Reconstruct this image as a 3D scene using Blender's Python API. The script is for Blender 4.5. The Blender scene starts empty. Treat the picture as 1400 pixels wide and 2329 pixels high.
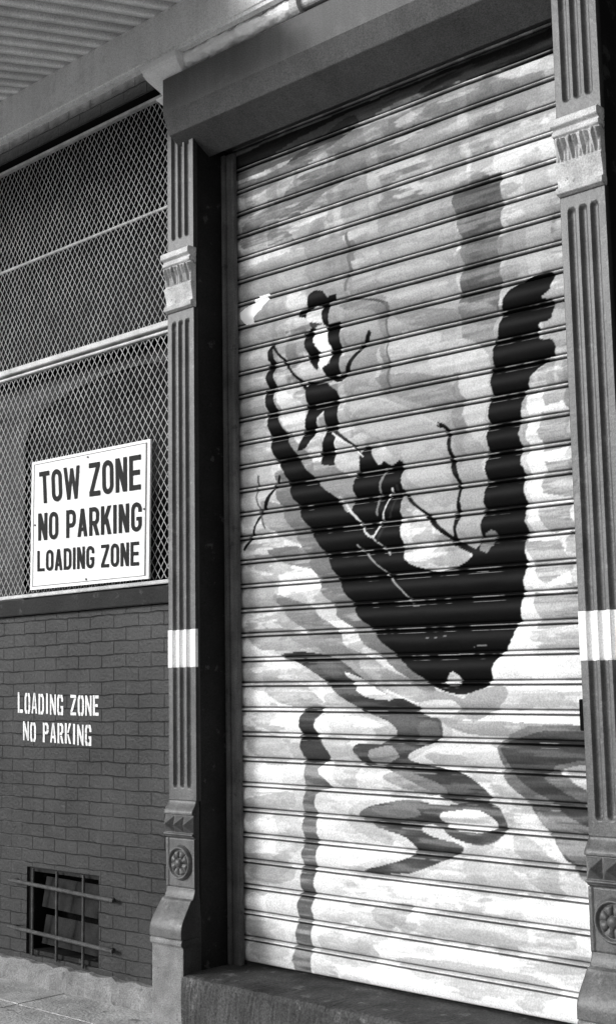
import bpy, bmesh, math, random
import numpy as np
from mathutils import Matrix, Vector
random.seed(4)
S = bpy.context.scene
COL = S.collection
EYE = 1.6
# ---------------------------------------------------------------- camera (solved from the facade's vanishing points)
F = 2966.0
AX = np.array([0.72901, -0.10535, -0.67634])
AY = np.array([0.68429, 0.08719, 0.72400])
AZ = np.array([-0.01728, -0.99063, 0.13563])
def W(u, v, y):
    """facade measurement -> real x,z metres on the wall plane at depth y"""
    d = np.array([u - 700.0, v - 1164.5, F])
    t = y / d.dot(AY)
    return (t * d.dot(AX), t * d.dot(AZ) + EYE)
cam_d = bpy.data.cameras.new("camera"); cam = bpy.data.objects.new("camera", cam_d); COL.objects.link(cam)
right = Vector((AX[0], AY[0], AZ[0])); down = Vector((AX[1], AY[1], AZ[1])); fwd = Vector((AX[2], AY[2], AZ[2]))
M = Matrix.Identity(4)
for i in range(3):
    M[i][0] = right[i]; M[i][1] = -down[i]; M[i][2] = -fwd[i]
M[2][3] = EYE
cam.matrix_world = M
cam_d.sensor_fit = 'VERTICAL'; cam_d.sensor_height = 36; cam_d.lens = F / 2329 * 36
cam_d.clip_end = 2000; cam_d.clip_start = 0.05
S.camera = cam
S.view_settings.view_transform = 'Standard'; S.view_settings.look = 'None'; S.view_settings.exposure = 0

# ---------------------------------------------------------------- light
w = bpy.data.worlds.new("World"); S.world = w; w.use_nodes = True
nt = w.node_tree; bg = nt.nodes["Background"]
sky = nt.nodes.new("ShaderNodeTexSky"); sky.sky_type = 'NISHITA'; sky.sun_disc = False
EL = math.radians(19)
sky.sun_elevation = EL; sky.dust_density = 6.0
bw = nt.nodes.new("ShaderNodeRGBToBW")
nt.links.new(sky.outputs[0], bw.inputs[0]); nt.links.new(bw.outputs[0], bg.inputs[0]); bg.inputs[1].default_value = 0.15
sl = bpy.data.lights.new("sun", 'SUN'); sl.energy = 1.95; sl.angle = math.radians(10); sl.color = (1, 1, 1)
so = bpy.data.objects.new("sun", sl); COL.objects.link(so)
sd = Vector((-0.56 * math.cos(EL), -0.83 * math.cos(EL), math.sin(EL) * 1.0)).normalized()   # towards the sun
so.rotation_euler = sd.to_track_quat('Z', 'Y').to_euler(); so.location = (-6, -8, 12)
sky.sun_rotation = math.atan2(sd.x, sd.y)

# ---------------------------------------------------------------- materials
def mat(name, col, rough=0.7, var=0.25, vscale=6.0, grain=0.25, gscale=150.0, bump=0.15, bscale=60.0, streak=0.0,
        spec=0.2, metal=0.0, wear=None, wear_amt=0.0, wear_scale=9.0, attr=None, brick=None, transl=0.0):
    m = bpy.data.materials.new(name); m.use_nodes = True
    t = m.node_tree; N = t.nodes; L = t.links; b = N["Principled BSDF"]
    b.inputs["Roughness"].default_value = rough; b.inputs["Metallic"].default_value = metal
    b.inputs["Specular IOR Level"].default_value = spec
    tc = N.new("ShaderNodeTexCoord").outputs["Object"]
    def noise(scale, detail=4, vec=None, r=0.55):
        n = N.new("ShaderNodeTexNoise"); n.inputs["Scale"].default_value = scale; n.inputs["Detail"].default_value = detail
        n.inputs["Roughness"].default_value = r
        L.new(vec or tc, n.inputs["Vector"]); return n.outputs["Fac"]
    def math_(op, a, c, d=None):
        n = N.new("ShaderNodeMath"); n.operation = op
        for i, v in enumerate((a, c, d)):
            if v is None: continue
            if isinstance(v, (int, float)): n.inputs[i].default_value = v
            else: L.new(v, n.inputs[i])
        return n.outputs[0]
    if attr:
        a = N.new("ShaderNodeAttribute"); a.attribute_name = attr; val = a.outputs["Fac"]
    else:
        v0 = N.new("ShaderNodeValue"); v0.outputs[0].default_value = col; val = v0.outputs[0]
    def mapr(f, lo, hi, a=0.3, c=0.7):
        n = N.new("ShaderNodeMapRange"); n.inputs[1].default_value = a; n.inputs[2].default_value = c
        n.inputs[3].default_value = lo; n.inputs[4].default_value = hi; L.new(f, n.inputs[0]); return n.outputs[0]
    val = math_('MULTIPLY', val, mapr(noise(vscale, 6), 1 - var, 1 + var))
    val = math_('MULTIPLY', val, mapr(noise(gscale, 2), 1 - grain, 1 + grain))
    if streak:
        mp = N.new("ShaderNodeMapping"); mp.inputs["Scale"].default_value = (14, 14, 0.9); L.new(tc, mp.inputs[0])
        val = math_('MULTIPLY', val, mapr(noise(1.6, 5, mp.outputs[0]), 1 - streak, 1 + streak))
    height = noise(bscale, 5)
    if wear is not None:
        f = mapr(noise(wear_scale, 8, r=0.7), 0, wear_amt, 0.60, 0.64)
        mx = N.new("ShaderNodeMix"); mx.data_type = 'FLOAT'; L.new(f, mx.inputs[0]); L.new(val, mx.inputs[2]); mx.inputs[3].default_value = wear
        val = mx.outputs[0]
    if brick:
        sep = N.new("ShaderNodeSeparateXYZ"); L.new(tc, sep.inputs[0]); cb = N.new("ShaderNodeCombineXYZ")
        wob = math_('MULTIPLY', math_('SUBTRACT', noise(9, 3), 0.5), 0.02)
        L.new(sep.outputs[0], cb.inputs[0]); L.new(math_('ADD', sep.outputs[2], wob), cb.inputs[1])
        bt = N.new("ShaderNodeTexBrick"); L.new(cb.outputs[0], bt.inputs[0])
        bt.inputs["Scale"].default_value = 1; bt.inputs["Brick Width"].default_value = 0.21; bt.inputs["Row Height"].default_value = 0.0725
        bt.inputs["Mortar Size"].default_value = 0.0045; bt.inputs["Mortar Smooth"].default_value = 1.0
        bt.inputs["Color1"].default_value = (0.96,)*3 + (1,); bt.inputs["Color2"].default_value = (1.06,)*3 + (1,); bt.inputs["Mortar"].default_value = (0.8,)*3 + (1,)
        bwn = N.new("ShaderNodeRGBToBW"); L.new(bt.outputs["Color"], bwn.inputs[0])
        val = math_('MULTIPLY', val, bwn.outputs[0])
        height = math_('SUBTRACT', math_('MULTIPLY', height, 0.5), math_('MULTIPLY', math_('MULTIPLY', bt.outputs["Fac"], mapr(noise(5, 3), 0.1, 1.0)), 1.0))
    cbn = N.new("ShaderNodeCombineColor")
    for i in range(3): L.new(val, cbn.inputs[i])
    L.new(cbn.outputs[0], b.inputs["Base Color"])
    bp = N.new("ShaderNodeBump"); bp.inputs["Strength"].default_value = bump; bp.inputs["Distance"].default_value = 0.01
    L.new(height, bp.inputs["Height"]); L.new(bp.outputs[0], b.inputs["Normal"])
    if transl:
        tb = N.new("ShaderNodeBsdfTranslucent"); ms = N.new("ShaderNodeMixShader"); ms.inputs[0].default_value = transl
        L.new(cbn.outputs[0], tb.inputs["Color"])
        L.new(b.outputs[0], ms.inputs[1]); L.new(tb.outputs[0], ms.inputs[2]); L.new(ms.outputs[0], N["Material Output"].inputs[0])
    return m

m_brick = mat("painted_brick", 0.028, 0.55, 0.38, 3, 0.45, bump=0.9, bscale=50, brick=True, wear=0.07, wear_amt=0.45, wear_scale=12, spec=.25)
m_dark = mat("dark_painted_iron", 0.013, 0.6, 0.3, 5, 0.4, bump=0.25, wear=0.08, wear_amt=0.5, wear_scale=9, spec=0.12)
m_black = mat("matte_black", 0.005, 0.9, 0.3, 5, 0.2, spec=0.05)  # flat near-black shared by gaps, recesses and the latch
m_iron = mat("grey_painted_cast_iron", 0.092, 0.45, 0.28, 7, 0.3, bump=0.25, bscale=45, streak=0.22, wear=0.2, wear_amt=0.55, wear_scale=16, spec=.4)
m_ironl = mat("weathered_cast_iron", 0.46, 0.55, 0.28, 12, 0.28, bump=0.3, bscale=40, wear=0.10, wear_amt=0.7, wear_scale=15)
m_plinth = mat("worn_plinth_iron", 0.18, 0.6, 0.4, 10, 0.35, bump=0.4, bscale=35, wear=0.07, wear_amt=0.7, wear_scale=9)
m_band = mat("white_band_paint", 0.85, 0.6, 0.08, 10, 0.15, wear=0.45, wear_amt=0.5, wear_scale=18)
m_house = mat("housing_paint", 0.072, 0.5, 0.18, 3, 0.4, bump=0.12, bscale=30, streak=0.12, wear=0.11, wear_amt=0.3, wear_scale=5)
m_rail = mat("guide_rail_steel", 0.12, 0.45, 0.35, 7, 0.25, streak=0.3, wear=0.04, wear_amt=0.6, wear_scale=12)
m_paint = mat("mural_paint", 0.5, 0.5, 0.04, 9, 0.20, gscale=140, bump=0.06, bscale=30, attr="paint", spec=0.04)
m_wire = mat("galvanised_wire", 0.55, 0.45, 0.3, 8, 0.2, spec=0.6)
m_frame = mat("galvanised_frame", 0.5, 0.5, 0.3, 8, 0.25)
m_sign = mat("sign_white", 0.84, 0.5, 0.06, 5, 0.12, bump=0.04, wear=0.55, wear_amt=0.5, wear_scale=10)
m_ink = mat("sign_black_ink", 0.012, 0.6, 0.2, 10, 0.2, spec=0.1)
m_sten = mat("stencil_white", 0.78, 0.7, 0.15, 10, 0.15, wear=0.12, wear_amt=0.75, wear_scale=28)
m_fascia = mat("fascia_paint", 0.9, 0.6, 0.06, 5, 0.2, streak=0.06, bump=0.2, bscale=30, wear=0.6, wear_amt=0.4)
m_corr = mat("corrugated_sheet", 0.72, 0.5, 0.2, 3, 0.3, bump=0.15, attr="paint", transl=0.18)  # translucency added to brighten the underside and the fascia
m_foil = mat("foil_wrap", 0.92, 0.35, 0.1, 14, 0.1, bump=1.0, bscale=22, metal=0.0, spec=1.0)
m_conc = mat("concrete", 0.2, 0.85, 0.35, 7, 0.35, gscale=130, bump=0.5, bscale=50, wear=0.08, wear_amt=0.7, wear_scale=8)
m_step = mat("worn_step_concrete", 0.05, 0.7, 0.5, 6, 0.5, gscale=110, bump=0.7, bscale=40, wear=0.18, wear_amt=0.6, wear_scale=12)
m_walk = mat("sidewalk_concrete", 0.40, 0.85, 0.35, 4, 0.45, gscale=120, bump=0.6, bscale=45, wear=0.16, wear_amt=0.8, wear_scale=5)
m_asph = mat("asphalt", 0.2, 0.85, 0.3, 2, 0.4, gscale=90, bump=0.5, bscale=80)
m_ground = mat("ground", 0.3, 0.9, 0.3, 0.5, 0.3)
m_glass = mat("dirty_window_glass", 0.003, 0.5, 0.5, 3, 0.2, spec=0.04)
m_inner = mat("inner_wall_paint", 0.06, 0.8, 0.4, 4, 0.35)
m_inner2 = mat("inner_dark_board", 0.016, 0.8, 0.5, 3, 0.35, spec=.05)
m_rust = mat("rusty_bar", 0.065, 0.65, 0.35, 20, 0.3, bump=0.4, bscale=90)
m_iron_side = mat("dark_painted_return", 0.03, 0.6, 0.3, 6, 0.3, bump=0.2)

# ---------------------------------------------------------------- helpers
def root(name, loc, label, category, group=None, kind=None):
    e = bpy.data.objects.new(name, None); e.empty_display_size = 0.2; COL.objects.link(e); e.location = loc
    e["label"] = label; e["category"] = category
    if group: e["group"] = group
    if kind: e["kind"] = kind
    return e
def finish(name, me, m, parent=None, label=None, smooth=False):
    o = bpy.data.objects.new(name, me); COL.objects.link(o)
    if m: me.materials.append(m)
    if parent:
        o.parent = parent; o.location = -parent.location
    if label: o["label"] = label
    if smooth:
        me.polygons.foreach_set("use_smooth", [True] * len(me.polygons))
    return o
def bm_obj(name, bm, m, parent=None, label=None, smooth=False, bevel=0.0):
    if bevel:
        bmesh.ops.bevel(bm, geom=bm.edges[:], offset=bevel, segments=2, affect='EDGES', clamp_overlap=True)
    me = bpy.data.meshes.new(name); bm.to_mesh(me); bm.free()
    return finish(name, me, m, parent, label, smooth)
def box(bm, x0, x1, y0, y1, z0, z1):
    vs = [bm.verts.new(p) for p in ((x0,y0,z0),(x1,y0,z0),(x1,y1,z0),(x0,y1,z0),(x0,y0,z1),(x1,y0,z1),(x1,y1,z1),(x0,y1,z1))]
    for f in ((0,3,2,1),(4,5,6,7),(0,1,5,4),(1,2,6,5),(2,3,7,6),(3,0,4,7)):
        bm.faces.new([vs[i] for i in f])
def boxes(name, lst, m, parent=None, label=None, bevel=0.0):
    bm = bmesh.new()
    for b in lst: box(bm, *b)
    return bm_obj(name, bm, m, parent, label, bevel=bevel)
def rod(bm, a, b, r, seg=8):
    a = Vector(a); b = Vector(b); d = (b - a).normalized()
    p = d.orthogonal().normalized(); q = d.cross(p)
    ra = [bm.verts.new(a + (p * math.cos(t) + q * math.sin(t)) * r) for t in [2*math.pi*i/seg for i in range(seg)]]
    rb = [bm.verts.new(b + (p * math.cos(t) + q * math.sin(t)) * r) for t in [2*math.pi*i/seg for i in range(seg)]]
    for i in range(seg):
        bm.faces.new((ra[i], ra[(i+1) % seg], rb[(i+1) % seg], rb[i]))
    bm.faces.new(ra[::-1]); bm.faces.new(rb)
def extrude_profile(name, prof, x0, x1, m, parent=None, label=None, nx=1):
    bm = bmesh.new()
    A = [bm.verts.new((x0, y, z)) for y, z in prof]; B = [bm.verts.new((x1, y, z)) for y, z in prof]
    n = len(prof)
    for i in range(n): bm.faces.new((A[i], A[(i+1) % n], B[(i+1) % n], B[i]))
    bm.faces.new(A[::-1]); bm.faces.new(B)
    bmesh.ops.recalc_face_normals(bm, faces=bm.faces[:])
    return bm_obj(name, bm, m, parent, label)
def grid_mesh(name, P, close=None):
    nr, nc = P.shape[:2]
    me = bpy.data.meshes.new(name)
    idx = np.arange(nr * nc).reshape(nr, nc)
    q = np.stack([idx[:-1, :-1], idx[:-1, 1:], idx[1:, 1:], idx[1:, :-1]], -1).reshape(-1, 4)
    me.vertices.add(nr * nc); me.vertices.foreach_set("co", P.reshape(-1).astype(np.float32))
    me.loops.add(q.size); me.loops.foreach_set("vertex_index", q.reshape(-1).astype(np.int32))
    me.polygons.add(len(q)); me.polygons.foreach_set("loop_start", (np.arange(len(q)) * 4).astype(np.int32))
    me.polygons.foreach_set("loop_total", np.full(len(q), 4, np.int32))
    me.update(calc_edges=True)
    return me
def paint_attr(me, C):
    at = me.attributes.new("paint", 'FLOAT_COLOR', 'POINT')
    buf = np.ones((C.size, 4), np.float32); buf[:, :3] = C.reshape(-1, 1)
    at.data.foreach_set("color", buf.reshape(-1))
YP = 4.40
def relief(name, xc, z0, z1, fn, nx, nz, m, parent, hw=0.1025, yb=4.415, label=None, widen=0.12, dark_sides=True):
    """cast piece: front relief fn(x,z)->protrusion, with returns running back to the wall"""
    zz = np.linspace(z0, z1, nz); xx = np.linspace(-hw, hw, nx)
    X, Z = np.meshgrid(xx, zz)
    D = fn(X, Z)
    base = fn(np.zeros_like(Z) + hw * 0.999, Z)
    Xw = X * (1 + widen * np.maximum(base, 0) / hw)
    P = np.zeros((nz + 2, nx + 2, 3))
    P[1:-1, 1:-1, 0] = Xw + xc; P[1:-1, 1:-1, 1] = YP - D; P[1:-1, 1:-1, 2] = Z
    P[1:-1, 0] = P[1:-1, 1]; P[1:-1, 0, 1] = yb; P[1:-1, -1] = P[1:-1, -2]; P[1:-1, -1, 1] = yb
    P[0] = P[1]; P[0, :, 1] = yb; P[-1] = P[-2]; P[-1, :, 1] = yb
    me = grid_mesh(name, P)
    o = finish(name, me, m, parent, label)
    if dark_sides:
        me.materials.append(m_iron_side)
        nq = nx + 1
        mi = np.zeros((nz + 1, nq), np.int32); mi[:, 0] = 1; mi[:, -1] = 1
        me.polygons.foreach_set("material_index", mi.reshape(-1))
    return o

# ---------------------------------------------------------------- setting: ground
def sheet(name, x0, x1, y0, y1, z0, z1, m, label, cat):
    o = boxes(name, [(x0, x1, y0, y1, z0, z1)], m)
    o["kind"] = "structure"; o["label"] = label; o["category"] = cat
    return o
bm = bmesh.new(); vs = [bm.verts.new(p) for p in ((-400,-400,-0.14),(400,-400,-0.14),(400,400,-0.14),(-400,400,-0.14))]; bm.faces.new(vs)
g = bm_obj("ground", bm, m_ground); g["kind"] = "structure"; g["label"] = "flat open ground running out to the horizon"; g["category"] = "ground"
sheet("road", -60, 60, -10, -0.62, -0.2, -0.134, m_asph, "worn grey asphalt street beside the pavement", "road")
sheet("kerb", -60, 60, -0.61, -0.45, -0.2, 0.002, m_conc, "concrete kerb edging the pavement", "kerb")
bm = bmesh.new()
x = -30.0
while x < 20:
    for (ya, yb_) in ((-0.44, 1.2), (1.21, 2.85), (2.86, 4.13), (4.14, 5.2)):
        box(bm, x, x + 1.49, ya, yb_, -0.2, random.uniform(-.003, .002))
    x += 1.5
sw = bm_obj("pavement", bm, m_walk); sw["kind"] = "structure"; sw["label"] = "worn concrete slab pavement along the shopfront"; sw["category"] = "pavement"

# ---------------------------------------------------------------- brick wall
YW = 4.50
XL, XR = -9.5, -5.06
vx0, vz1 = W(62, 1970, YW); vx1, _ = W(226, 1985, YW); _, vz0 = W(140, 2185, YW)
wz0, wz1 = 0.10, 2.065
bw_root = root("brick_wall", (-6.5, YW, 0), "dark painted brick wall with stencilled lettering above the pavement", "wall")
boxes("masonry", [(XL, vx0, YW, 4.72, wz0, wz1), (vx1, XR, YW, 4.72, wz0, wz1),
                  (vx0, vx1, YW, 4.72, wz0, vz0), (vx0, vx1, YW, 4.72, vz1, wz1)], m_brick, bw_root)
bm = bmesh.new(); n = 90
rows = []
for i in range(n + 1):
    xx = XL + (XR + 0.0 - XL) * i / n
    j = random.uniform(-0.008, 0.008)
    rows.append([bm.verts.new(p) for p in ((xx, 4.44 + j*0.6, -0.01), (xx, 4.445 + j, 0.085 + j), (xx, 4.47 + j, 0.115 + j), (xx, 4.56, 0.12 + j*0.5))])
for i in range(n):
    for k in range(3): bm.faces.new((rows[i][k], rows[i+1][k], rows[i+1][k+1], rows[i][k+1]))
bm_obj("footing", bm, m_conc, bw_root, "rough pale concrete footing")
boxes("sill", [(XL, XR, 4.465, 4.72, 2.068, 2.16)], m_dark, bw_root, "dark flat sill under the wire screen", bevel=0.004)
def O_l(): return [(0,.2),(.15,0),(.44,0),(.44,.14),(.3,.2),(.3,.8),(.44,.86),(.44,1),(.15,1),(0,.8)]
def rc(a,b,c,d): return [(a,b),(c,b),(c,d),(a,d)]
STEN = {
 'L':[rc(0,0,.3,1), rc(.37,0,.9,.17)],
 'O':[O_l(), [(1-a,b) for a,b in O_l()]],
 'A':[[(0,0),(.27,0),(.47,.8),(.47,1),(.36,1)], [(1,0),(.7,0),(.53,.7),(.53,1),(.66,1)], rc(.36,.22,.62,.34)],
 'D':[rc(0,0,.3,1), [(.37,0),(.75,0),(.97,.2),(.97,.8),(.75,1),(.37,1),(.37,.86),(.58,.85),(.66,.76),(.66,.24),(.58,.15),(.37,.14)]],
 'I':[rc(.1,0,.42,1)],
 'N':[rc(0,0,.24,1), [(.28,1),(.28,.6),(.72,0),(.72,.42)], rc(.76,0,1,1)],
 'G':[O_l(), [(.55,1),(.85,1),(1,.8),(1,.66),(.7,.66),(.7,.8),(.55,.86)], [(.55,0),(1,0),(1,.45),(.58,.45),(.58,.33),(.72,.33),(.72,.17),(.55,.14)]],
 'Z':[rc(.02,.86,.95,1), [(.6,.83),(.95,.83),(.36,.17),(.02,.17)], rc(.02,0,.95,.14)],
 'E':[rc(0,0,.3,1), rc(.37,.85,.9,1), rc(.37,.43,.75,.57), rc(.37,0,.9,.15)],
 'P':[rc(0,0,.3,1), [(.37,1),(.75,1),(.96,.87),(.96,.55),(.75,.42),(.37,.42),(.37,.54),(.58,.56),(.65,.64),(.65,.8),(.58,.87),(.37,.87)]],
 'K':[rc(0,0,.3,1), [(.37,.53),(.68,1),(1,1),(.6,.53)], [(.37,.46),(.6,.46),(1,0),(.68,0)]],
}
STEN['R'] = STEN['P'] + [[(.45,.38),(.75,.38),(1,0),(.7,0)]]
def bil(q, s, t): return [(1-s)*(1-t)*q[0][k] + s*(1-t)*q[1][k] + s*t*q[2][k] + (1-s)*t*q[3][k] for k in (0, 1)]
def stencil(name, text, quad, y, m, parent, th=0.0035):
    widths = [(0.55 if c == 'I' else 1.0) if c != ' ' else 0.75 for c in text]
    gap = 0.22; tot = sum(widths) + gap * (len(text) - 1)
    bm = bmesh.new(); cx = 0
    for c, wd in zip(text, widths):
        if c != ' ':
            jz = random.uniform(-.03, .03)
            for poly in STEN[c]:
                vs = []
                for a, b in poly:
                    p = bil(quad, (cx + a) / tot, b + jz)
                    vs.append(bm.verts.new((p[0], y, p[1])))
                try: bm.faces.new(vs)
                except Exception: pass
        cx += wd + gap
    return bm_obj(name, bm, m, parent)
YT = YW - 0.003
stencil("lettering", "LOADING ZONE", [W(41,1622,YT), W(226,1629,YT), W(226,1583,YT), W(41,1575,YT)], YT, m_sten, bw_root)
stencil("lettering", "NO PARKING", [W(53,1684,YT), W(208,1696,YT), W(208,1648,YT), W(53,1641,YT)], YT, m_sten, bw_root)

# ---------------------------------------------------------------- basement vent with bars
vr = root("vent_opening", ((vx0+vx1)/2, YW, vz0), "square basement vent with dark panels set in brick wall", "vent")
bm = bmesh.new()
t = 0.025
for b in ((vx0+.002, vx0+t, 4.515, 4.70, vz0+.002, vz1-.002), (vx1-t, vx1-.002, 4.515, 4.70, vz0+.002, vz1-.002),
          (vx0+t, vx1-t, 4.515, 4.70, vz1-t, vz1-.002), (vx0+t, vx1-t, 4.515, 4.70, vz0+.002, vz0+t)): box(bm, *b)
bm_obj("frame", bm, m_dark, vr)
boxes("back_panel", [(vx0+t, vx1-t, 4.69, 4.71, vz0+t, vz1-t)], m_black, vr)
m_panel = mat("grey_vent_panel", 0.02, 0.8, 0.5, 9, 0.3, spec=.08)
ww = vx1 - vx0; hh = vz1 - vz0
def flap(pts, ys):
    bm.faces.new([bm.verts.new((px, y, pz)) for (px, pz), y in zip(pts, ys)])
for (a0, a1, b0, b1) in ((.54, .50, .88, .86), (.12, .09, .44, .42)):
    bm = bmesh.new()
    flap([(vx0+.12*ww, vz0+a0*hh), (vx0+.93*ww, vz0+a1*hh), (vx0+.93*ww, vz0+b1*hh), (vx0+.12*ww, vz0+b0*hh)], (4.55, 4.55, 4.58, 4.58))
    o = bm_obj("louvre", bm, m_panel, vr); sm = o.modifiers.new("thickness", 'SOLIDIFY'); sm.thickness = 0.01
gr = root("window_grille", ((vx0+vx1)/2, YW-0.03, vz0), "rusty iron bar grille bolted over basement vent", "grille")
yg = YW - 0.035
for (a, b) in (((22, 2001), (258, 2049)), ((20, 2106), (257, 2164))):
    bm = bmesh.new(); pa = W(*a, yg); pb = W(*b, yg)
    rod(bm, (pa[0], yg, pa[1]), (pb[0], yg, pb[1]), 0.011, 10)
    for f in (0.04, 0.96):
        px = pa[0]+(pb[0]-pa[0])*f; pz = pa[1]+(pb[1]-pa[1])*f
        rod(bm, (px, yg, pz), (px, YW+0.01, pz), 0.009, 8)
    bm_obj("horizontal_bar", bm, m_rust, gr, smooth=False)
for f in (.12, .46, .82):
    bm = bmesh.new(); y2 = YW - 0.014; px = vx0 + f*ww
    rod(bm, (px, y2, vz1 - .004), (px, y2, vz0 + .004 - .02*f), 0.008, 10)
    bm_obj("vertical_bar", bm, m_rust, gr)

# ---------------------------------------------------------------- window recess behind the screen
wr = root("window", (-7.2, 4.8, 2.17), "dark arched window recess behind a wire security screen", "window")
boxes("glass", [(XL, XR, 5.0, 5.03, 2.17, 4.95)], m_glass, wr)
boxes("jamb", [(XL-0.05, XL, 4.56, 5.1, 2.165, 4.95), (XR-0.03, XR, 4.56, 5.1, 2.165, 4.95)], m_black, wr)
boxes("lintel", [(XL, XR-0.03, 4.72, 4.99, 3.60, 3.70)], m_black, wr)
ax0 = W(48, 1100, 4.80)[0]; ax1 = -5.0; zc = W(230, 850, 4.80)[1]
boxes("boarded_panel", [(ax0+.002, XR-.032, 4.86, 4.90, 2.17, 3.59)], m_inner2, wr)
bm = bmesh.new(); prev = None
cxx = (ax0 + ax1) / 2; rad = (ax1 - ax0) / 2
topz = 3.60
ring = []
for i in range(25):
    a = math.pi * (1 - i / 24)
    ring.append((cxx + rad * math.cos(a), zc - 0.30 + 0.30 * math.sin(a)))
def quad(a, b, c, d, y): bm.faces.new([bm.verts.new((p[0], y, p[1])) for p in (a, b, c, d)])
for i in range(24):
    quad(ring[i], ring[i+1], (ring[i+1][0], topz), (ring[i][0], topz), 4.83)
    a, b = ring[i], ring[i+1]
    bm.faces.new([bm.verts.new(p) for p in ((a[0],4.83,a[1]),(b[0],4.83,b[1]),(b[0],4.859,b[1]),(a[0],4.859,a[1]))])
quad((XL, 2.17), (ax0, 2.17), (ax0, topz), (XL, topz), 4.83)
bm_obj("arched_surround", bm, m_inner, wr)

# ---------------------------------------------------------------- wire security screen
sr = root("security_screen", (-7.2, 4.47, 2.18), "galvanised diamond wire mesh screen in a pale steel frame", "screen")
def wire_panel(name, x0, x1, z0, z1, pw, ph, r, y):
    bm = bmesh.new(); s = ph / pw
    for sgn in (1, -1):
        c = -((z1 - z0) / s + pw); 
        k = 0
        while True:
            xs = x0 + c + k * pw if sgn > 0 else x0 + k * pw
            k += 1
            if sgn > 0 and xs > x1: break
            if sgn < 0 and xs - (z1 - z0) / s > x1: break
            xa, xb = xs, xs + sgn * (z1 - z0) / s
            def at(xc): return z0 + (xc - xs) * sgn * s
            lo, hi = (xa, xb) if xa < xb else (xb, xa)
            if hi <= x0 or lo >= x1: continue
            lo2, hi2 = max(lo, x0), min(hi, x1)
            if hi2 - lo2 < 0.004: continue
            jj = random.uniform(-.004, .004); yy = y + sgn * r * 0.8
            rod(bm, (lo2, yy, at(lo2) + jj), (hi2, yy, at(hi2) - jj), r, 5)
    return bm_obj(name, bm, m_wire, sr)
zb_, zm, zt = 2.185, 3.545, 4.87
wire_panel("wire_mesh", XL, XR, zb_+.01, zm-.03, 0.050, 0.070, 0.0021, 4.475)
wire_panel("wire_mesh", XL, XR, zm+.03, zt-.01, 0.045, 0.064, 0.0017, 4.475)
boxes("bottom_rail", [(XL, XR, 4.455, 4.485, zb_-.016, zb_+.004)], m_frame, sr, bevel=0.003)
boxes("middle_rail", [(XL, XR, 4.440, 4.490, zm-.002, zm+.030), (XL, XR, 4.455, 4.49, zm-.030, zm-.016)], m_frame, sr, bevel=0.003)
boxes("top_rail", [(XL, XR, 4.455, 4.485, zt-.012, zt+.006)], m_wire, sr, bevel=0.002)
bm = bmesh.new(); rod(bm, (XL, 4.495, 4.235), (XR, 4.495, 4.235), 0.009); bm_obj("cross_bar", bm, m_frame, sr)

# ---------------------------------------------------------------- tow zone sign
YS = 4.435
c = [W(69,1342,YS), W(338,1316,YS), W(342,998,YS), W(73,1052,YS)]
sx0 = (c[0][0]+c[3][0])/2; sx1 = (c[1][0]+c[2][0])/2; 
tr_ = root("parking_sign", ((sx0+sx1)/2, YS, c[0][1]), "white rectangular tow zone sign wired to mesh screen", "sign")
bm = bmesh.new()
vsf = [bm.verts.new((p[0], YS, p[1])) for p in c]; vsb = [bm.verts.new((p[0], YS+0.012, p[1])) for p in c]
bm.faces.new(vsf); bm.faces.new(vsb[::-1])
for i in range(4): bm.faces.new((vsf[i], vsb[i], vsb[(i+1) % 4], vsf[(i+1) % 4]))
bmesh.ops.recalc_face_normals(bm, faces=bm.faces[:])
bm_obj("panel", bm, m_sign, tr_)
def strip(bm, q, s0, t0, s1, t1, y):
    bm.faces.new([bm.verts.new((p[0], y, p[1])) for p in (bil(q,s0,t0), bil(q,s1,t0), bil(q,s1,t1), bil(q,s0,t1))])
bm = bmesh.new(); a, b_ = 0.022, 0.027
strip(bm, c, a, a, 1-a, b_, YS-.002); strip(bm, c, a, 1-b_, 1-a, 1-a, YS-.002)
strip(bm, c, a, b_, b_, 1-b_, YS-.002); strip(bm, c, 1-b_-.006, b_, 1-a, 1-b_, YS-.002)
bm_obj("border", bm, mat("border_grey", 0.15, 0.6), tr_)
for (s, t_) in ((.5,.955),(.5,.04),(.04,.5),(.96,.5)):
    bm = bmesh.new()
    p = bil(c, s, t_); rod(bm, (p[0], YS-.006, p[1]), (p[0], YS+.02, p[1]), 0.006, 8)
    bm_obj("bolt", bm, m_rail, tr_)
LW, HS = 0.56, 0.088
def arc(cx_, cy_, r, a0, a1, n=7):
    return [(cx_ + r*math.cos(math.radians(a0+(a1-a0)*i/n)), cy_ + r*math.sin(math.radians(a0+(a1-a0)*i/n))) for i in range(n+1)]
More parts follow.
